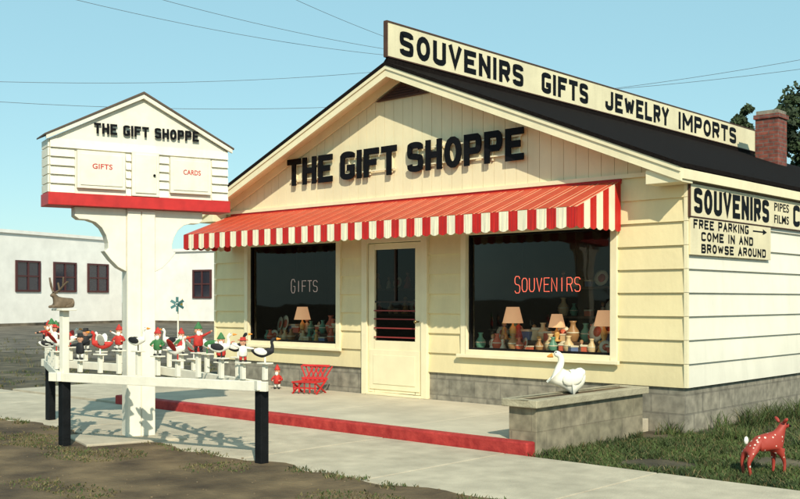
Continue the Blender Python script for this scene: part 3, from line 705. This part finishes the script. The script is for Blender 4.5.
# red slatted chair
e=thing('small_chair',(-5.24,-.5,.137),'small low red lattice chair folded on the porch','chair',math.radians(20))
LOCAL[0]=True
b=MB()
for i in range(4): b.box(-.18,.18,-.17+i*.088,-.105+i*.088,.15,.166)
b.build('seat',red,e,bevel=.003)
b=MB()
for i in range(5):
    for sl in (28,-28):
        T=Matrix.Translation((-.14+i*.07,.16 if sl>0 else .172,.17))@Matrix.Rotation(math.radians(-14),4,'X')@Matrix.Rotation(math.radians(sl),4,'Y'); b.box(-.010,.010,-.005,.005,-.01,.22,0,T)
T=Matrix.Translation((0,.16,.17))@Matrix.Rotation(math.radians(-14),4,'X'); b.box(-.20,.20,-.018,-.007,.0,.03,0,T); b.box(-.21,.21,-.018,-.007,.18,.21,0,T); b.build('backrest',red,e,bevel=.003)
for sx in (-1,1):
    for (y0,y1) in ((-.17,.13),(.15,-.15)):
        b=MB(); b.tube((sx*.17,y0,.16 if y0<0 else .165),(sx*.18,y1,.0),.014,.012); b.build('leg',red,e)
b=MB()
for i in range(5): b.box(-.17+i*.08,-.15+i*.08,-.150,-.142,.02,.150)
b.box(-.18,.18,-.141,-.133,.07,.09); b.build('front_lattice',red,e)
LOCAL[0]=False
# display goods
random.seed(21)
cols=[M('goods_%d'%i,c,.4) for i,c in enumerate([(.65,.14,.07),(.78,.56,.30),(.14,.33,.22),(.80,.44,.12),(.16,.22,.38),(.82,.72,.52),(.56,.08,.06),(.42,.22,.09)])]
GW='souvenirs in the shop windows'
def vase(c):
    e=thing('vase',(0,0,0),'small ceramic vase on the window display shelf','vase',group=GW); LOCAL[0]=True
    MB().lathe([(0,0),(.035,0),(.04,.01),(.06,.06),(.055,.10),(.025,.14),(.022,.17),(.035,.19),(.03,.19),(.018,.17),(.018,.12)],12).build('body',c,e,smooth=True)
    MB().lathe([(.056,.078),(.0605,.080),(.0605,.088),(.056,.09)],12).build('painted_band',cols[5],e,smooth=True)
    LOCAL[0]=False; return e
shade=M('peach_shade',(.65,.38,.20),.7)
sb=shade.node_tree.nodes['Principled BSDF']; sb.inputs['Emission Color'].default_value=(1,.55,.28,1); sb.inputs['Emission Strength'].default_value=.55
def lamp():
    e=thing('table_lamp',(0,0,0),'lit table lamp with peach shade on the window display shelf','lamp',group=GW); LOCAL[0]=True
    MB().lathe([(0,0),(.05,0),(.05,.012),(.018,.03),(.035,.08),(.03,.12),(.01,.15),(.01,.2)],12).build('lamp_base',cols[3],e,smooth=True)
    MB().lathe([(.105,.17),(.065,.33),(.062,.33),(.102,.17)],16).build('lamp_shade',shade,e,smooth=True)
    LOCAL[0]=False; return e
def boxy(c):
    e=thing('gift_box',(0,0,0),'small souvenir box with lid on the display shelf','box',group=GW); LOCAL[0]=True
    MB().box(-.06,.06,-.05,.05,0,.08).build('box_body',c,e,bevel=.003); MB().box(-.065,.065,-.055,.055,.08,.10).build('lid',cols[5],e,bevel=.003)
    LOCAL[0]=False; return e
def plate(c):
    e=thing('souvenir_plate',(0,0,0),'painted souvenir plate on a small stand in the window','plate',group=GW); LOCAL[0]=True
    T=Matrix.Translation((0,0,.09))@Matrix.Rotation(math.radians(78),4,'X')
    for nm,pr,mt in (('plate',[(0,0),(.05,0),(.085,.012),(.087,.016),(.05,.006),(0,.006)],cols[5]),('painted_centre',[(0,.0065),(.045,.0067),(.045,.009),(0,.009)],c)):
        b=MB().lathe(pr,18); b.v=[tuple(T@Vector(q)) for q in b.v]; b.build(nm,mt,e,smooth=True)
    b=MB(); b.box(-.04,.04,-.03,.05,0,.01); b.tube((0,.045,.005),(0,.02,.10),.005); b.build('plate_stand',shelfm,e)
    LOCAL[0]=False; return e
def doll(c,c2):
    e=thing('souvenir_doll',(0,0,0),'small dressed souvenir doll standing in the window display','doll',group=GW); LOCAL[0]=True
    b=MB(); b.lathe([(0,0),(.05,0),(.048,.02),(.022,.09),(.026,.12),(.010,.135),(.010,.14),(.022,.152),(.024,.168),(.016,.184),(0,.188)],12,ms=[0,0,0,0,0,1,1,1,1,1])
    for s in (1,-1): b.tube((s*.022,0,.118),(s*.045,-.01,.075),.008,.006,6,1)
    b.build('figure',[c,skinm],e,smooth=True)
    MB().lathe([(.026,.168),(.024,.185),(.010,.197),(0,.198)],12).build('hair',c2,e,smooth=True)
    LOCAL[0]=False; return e
src=[vase(c) for c in (cols[0],cols[1],cols[2],cols[7])]+[boxy(c) for c in (cols[0],cols[4],cols[1])]+[plate(cols[0]),doll(cols[6],shelfm),doll(cols[3],cols[3]),doll(cols[5],cols[7])]+[lamp()]
NL=len(src)-1
first=set()
def put(j,loc,r,s):
    if j in first: copy_thing(src[j],loc,r,s)
    else: src[j].location=loc; src[j].rotation_euler=(0,0,r); src[j].scale=(s,)*3; first.add(j)
for (x0,x1) in ((-7.02,-5.25),(-2.85,-.92)):
    x=x0
    while x<x1:
        put(random.randrange(NL),(x,random.uniform(.18,.36),.781),random.uniform(-.6,.9),random.uniform(.7,1.15)); x+=random.uniform(.055,.095)
    x=x0
    while x<x1:
        put(random.randrange(NL),(x,random.uniform(.52,.66),.9005),random.uniform(-.6,.9),random.uniform(.9,1.6)); x+=random.uniform(.075,.125)
    for zz in (1.181,1.581):
        x=x0
        while x<x1:
            put(random.randrange(NL),(x,2.05,zz),0,random.uniform(.8,1.5)); x+=random.uniform(.14,.26)
for (x,s) in ((-2.55,1.25),(-1.25,1.15),(-6.45,1.2),(-1.9,1.0)): put(NL,(x,.46,.9005),0,s)
e=thing('display_pedestal',(-5.95,1.1,.15),'slim brown wooden pedestal inside the shop window','pedestal')
b=MB(); b.box(-6.07,-5.83,.98,1.22,.15,.20); b.box(-6.0,-5.9,1.05,1.15,.20,1.20); b.build('column',shelfm,e,bevel=.005)
b=MB(); b.box(-6.08,-5.82,.97,1.23,1.201,1.23); b.build('top_plate',shelfm,e,bevel=.004)
copy_thing(src[NL],(-5.95,1.1,1.2305),0,1.2)
# ------------------------------------------------------------------ background buildings
bwall=M('stucco_white',(.84,.81,.75),.8,.06,2,.1,big=.12)
wfr=M('bg_frame',(.07,.02,.02),.6); bgp=M('bg_pane',(.02,.02,.03),.15,spec=.6)
def bg_(label,A,B,depth,h,wlist):
    e=thing('white_building',((A.x+B.x)/2,(A.y+B.y)/2,0),label,'building')
    d=(B-A); Ln=d.length; d.normalize(); T=Matrix.Translation(A)@Matrix.Rotation(math.atan2(d.y,d.x),4,'Z')
    b=MB(); b.box(0,Ln,0,depth,0,h,0,T); b.build('wall',bwall,e)
    b=MB(); b.box(-.15,Ln+.15,-.12,depth+.1,h,h+.18,0,T); b.build('parapet_cap',bwall,e)
    b=MB(); b.box(-.02,Ln+.02,-.03,-.001,0,.15,0,T); b.build('base_band',asph,e)
    for (u,ww,z0,z1) in wlist:
        b=MB(); b.box(u-ww/2-.12,u+ww/2+.12,-.08,-.001,z0-.1,z0,0,T); b.box(u-ww/2-.12,u+ww/2+.12,-.08,-.001,z1,z1+.1,0,T); b.box(u-ww/2-.12,u-ww/2,-.08,-.001,z0,z1,0,T); b.box(u+ww/2,u+ww/2+.12,-.08,-.001,z0,z1,0,T)
        b.box(u-.05,u+.05,-.07,-.02,z0,z1,0,T); b.box(u-ww/2,u+ww/2,-.065,-.025,(z0+z1)/2-.04,(z0+z1)/2+.04,0,T)
        wd=b.build('window',wfr,e)
        b=MB(); b.box(u-ww/2,u+ww/2,-.02,-.001,z0,z1,0,T); b.build('window_pane',bgp,wd)
def PD(x,D): q=W(x,300,D); return Vector((q.x,q.y,0))
def upx(x,A2,dv):
    k=(x-400)/F; a=A2-CAM
    return (k*a.dot(FW)-a.dot(RT))/(dv.dot(RT)-k*dv.dot(FW))
A=PD(0,53.3); B=PD(122,61.9); dv=(B-A).normalized(); A2=A-dv*14
ws=[]
for (p0,p1) in ((15,40),(53,76),(87,108)):
    u0,u1=upx(p0,A2,dv),upx(p1,A2,dv); ws.append(((u0+u1)/2,(u1-u0)-.25,1.95,3.45))
bg_('long low white stucco building with three dark windows',A2,B,10,4.98,ws)
A=PD(150,62); B=A+Vector((14,3,0)); dv=(B-A).normalized()
u0,u1=upx(193,A,dv),upx(212,A,dv)
bg_('white single-storey house with dark window',A,B,8,4.3,[((u0+u1)/2,(u1-u0)-.25,1.6,3.1)])
# ------------------------------------------------------------------ utility pole and wires
bark=M('bark',(.08,.055,.035),.95,.3,8,.5)
q=PD(450,34); ptop=1.4+240*34/F
e=thing('utility_pole',(q.x,q.y,0),'dark wooden utility pole with crossarm behind the shop','utility pole',TH)
LOCAL[0]=True
b=MB(); b.tube((0,0,-.3),(0,0,ptop+.05),.15,.10,10); b.build('pole_shaft',bark,e)
b=MB(); b.box(-.75,.75,.11,.20,ptop-.35,ptop-.25); b.build('crossarm',bark,e)
for xx in (-.65,.65):
    b=MB(); b.lathe([(0,0),(.035,0),(.04,.03),(.02,.05),(.035,.08),(0,.10)],8,(xx,.155,ptop-.25)); b.build('insulator',black,e,smooth=True)
LOCAL[0]=False
wirem=M('wire_dark',(.12,.14,.16),.6)
for a,D0,c,D1,sag in (((-60,66),26,(450,64),34,.5),((-60,84),26,(450,100),34,.5),((90,-8),26,(449,60),34,.4),((150,-12),26,(451,58),34,.3),((230,-40),27,(452,59),34,.3),((450,97),34,(900,44),27,.4),((450,104),34,(900,30),27,.4)):
    A=W(a[0],a[1],D0); B=W(c[0],c[1],D1)
    if a[0]<400: A=A-(B-A)*.3
    else: B=B+(B-A)*.3
    pts=[]
    for k in range(21):
        t=k/20; q=A.lerp(B,t); q.z-=sag*4*t*(1-t); pts.append(tuple(q))
    o=curve_obj('power_line',[pts],.0065,wirem); o['label']='thin dark overhead utility wire against the sky'; o['category']='power line'; o['group']='overhead wires'
# ------------------------------------------------------------------ trees
leafm=M('leaf',(.018,.032,.011),.8,.4,1.2,col2=(.045,.075,.025))
def tree(loc,h,r,seed,label,nl=9000,nc=40):
    random.seed(seed); e=thing('tree',loc,label,'tree'); LOCAL[0]=True
    b=MB(); b.tube((0,0,-.2),(0,0,h*.35),r*.09,r*.07); b.tube((0,0,h*.35),(.1,.1,h*.75),r*.07,r*.02)
    for i in range(9):
        a=random.uniform(0,6.28); z=h*random.uniform(.3,.55); q=(math.cos(a)*r*.7,math.sin(a)*r*.7,z+h*.2); b.tube((0,0,z),q,r*.035,r*.01,6)
    b.build('trunk',bark,e)
    cl=[]
    for i in range(nc):
        a=random.uniform(0,6.28); zz=random.uniform(.32,1)
        rr=r*math.sqrt(random.random())*math.sin(min(1,(1.10-zz)*2.2)*math.pi/2)
        cl.append((Vector((math.cos(a)*rr,math.sin(a)*rr,h*zz*.93)),r*random.uniform(.16,.32)))
    b=MB()
    for i in range(nl):
        c,cr=random.choice(cl); d=Vector((random.gauss(0,1),random.gauss(0,1),random.gauss(0,.8))).normalized()*cr*random.uniform(.35,1.15)
        q=c+d; s=random.uniform(.07,.15); u=Vector((random.gauss(0,1),random.gauss(0,1),random.gauss(0,1))).normalized(); v=u.orthogonal().normalized()
        b.v+=[tuple(q-u*s),tuple(q+v*s*.6),tuple(q+u*s),tuple(q-v*s*.6)]; n=len(b.v); b.f.append([n-4,n-3,n-2,n-1]); b.m.append(0)
    b.build('crown',leafm,e,weld=False); LOCAL[0]=False
q=PD(818,40); tree((q.x,q.y,0),10.3,2.5,1,'tall leafy dark green tree behind the shop roof',30000,70)
q=PD(746,46); tree((q.x,q.y,0),10.9,.9,2,'slender dark green tree behind the shop roof',7000)
# ------------------------------------------------------------------ grass
gm=M('grass_blade',(.030,.052,.012),.8,.3,2,col2=(.08,.115,.028)); gm2=M('dry_grass',(.13,.10,.04),.8,.3,3,col2=(.19,.155,.065))
def grass(name,regs,mats,seed):
    random.seed(seed); b=MB()
    for (x0,x1,y0,y1,n,h0,h1,clump,fn,zz,gr) in regs:
        for i in range(n):
            cx,cy=random.uniform(x0,x1),random.uniform(y0,y1)
            if fn and not fn(cx,cy): continue
            for j in range(clump):
                x=cx+random.gauss(0,.03); y=cy+random.gauss(0,.03); h=random.uniform(h0,h1); a=random.uniform(0,6.28); w_=random.uniform(.003,.007)
                dx,dy=math.cos(a)*w_,math.sin(a)*w_; lx,ly=random.gauss(0,h*.6),random.gauss(0,h*.6)
                n0=len(b.v); b.v+=[(x-dx,y-dy,zz),(x+dx,y+dy,zz),(x+lx*.4+dx*.7,y+ly*.4+dy*.7,zz+h*.6),(x+lx*.4-dx*.7,y+ly*.4-dy*.7,zz+h*.6),(x+lx,y+ly,zz+h)]
                m=0 if random.random()<gr else 1
                b.f+=[[n0,n0+1,n0+2,n0+3],[n0+3,n0+2,n0+4]]; b.m+=[m,m]
    o=b.build(name,mats,weld=False); o['kind']='stuff'; o['label']='patchy short green and dry grass beside the walk'; o['category']='grass'; return o
nz=lambda x,y:noise.noise(Vector((x*1.3,y*1.3,3)))>-.28
nz2=lambda x,y:noise.noise(Vector((x*.9,y*.9,7)))>.27
nz3=lambda x,y:noise.noise(Vector((x*2.3,y*2.3,9)))>.05
grass('grass',[(-.2,4.6,-2.42,-.02,12500,.015,.055,4,nz,0,.85),(.05,4.5,-.02,3.5,4500,.03,.08,4,nz,0,.85),(-.2,3,-.25,-.02,260,.06,.18,8,nz3,0,.9),(.03,.35,0,4,260,.1,.25,8,nz3,0,.9),
  (-7,1.5,-6.2,-4.34,5500,.006,.022,5,nz2,.034,.45),(-7,1.5,-4.42,-4.24,500,.012,.03,5,nz3,.034,.5),(-14,-6.9,-2.4,4,2000,.02,.06,5,nz3,0,.5),(-30,-8,0,20,3000,.05,.12,5,nz3,0,.45),(-14,-5,-8,-4.35,2500,.01,.03,5,nz2,.034,.5),(-.26,-.2,-2.4,-.5,120,.03,.09,5,None,0,.8)],[gm,gm2],4)
random.seed(9); b=MB()
for i in range(260):
    x,y=random.uniform(-7,1.5),random.uniform(-6.3,-4.2); r=random.uniform(.004,.013)
    b.ell((x,y,.034+r*.1),(r,r*random.uniform(.6,1),r*.5),0,6)
o=b.build('pebbles',M('pebble',(.18,.13,.075),.9,.4,30),smooth=True,weld=False); o['kind']='stuff'; o['label']='scattered small pebbles on the dirt verge'; o['category']='gravel'
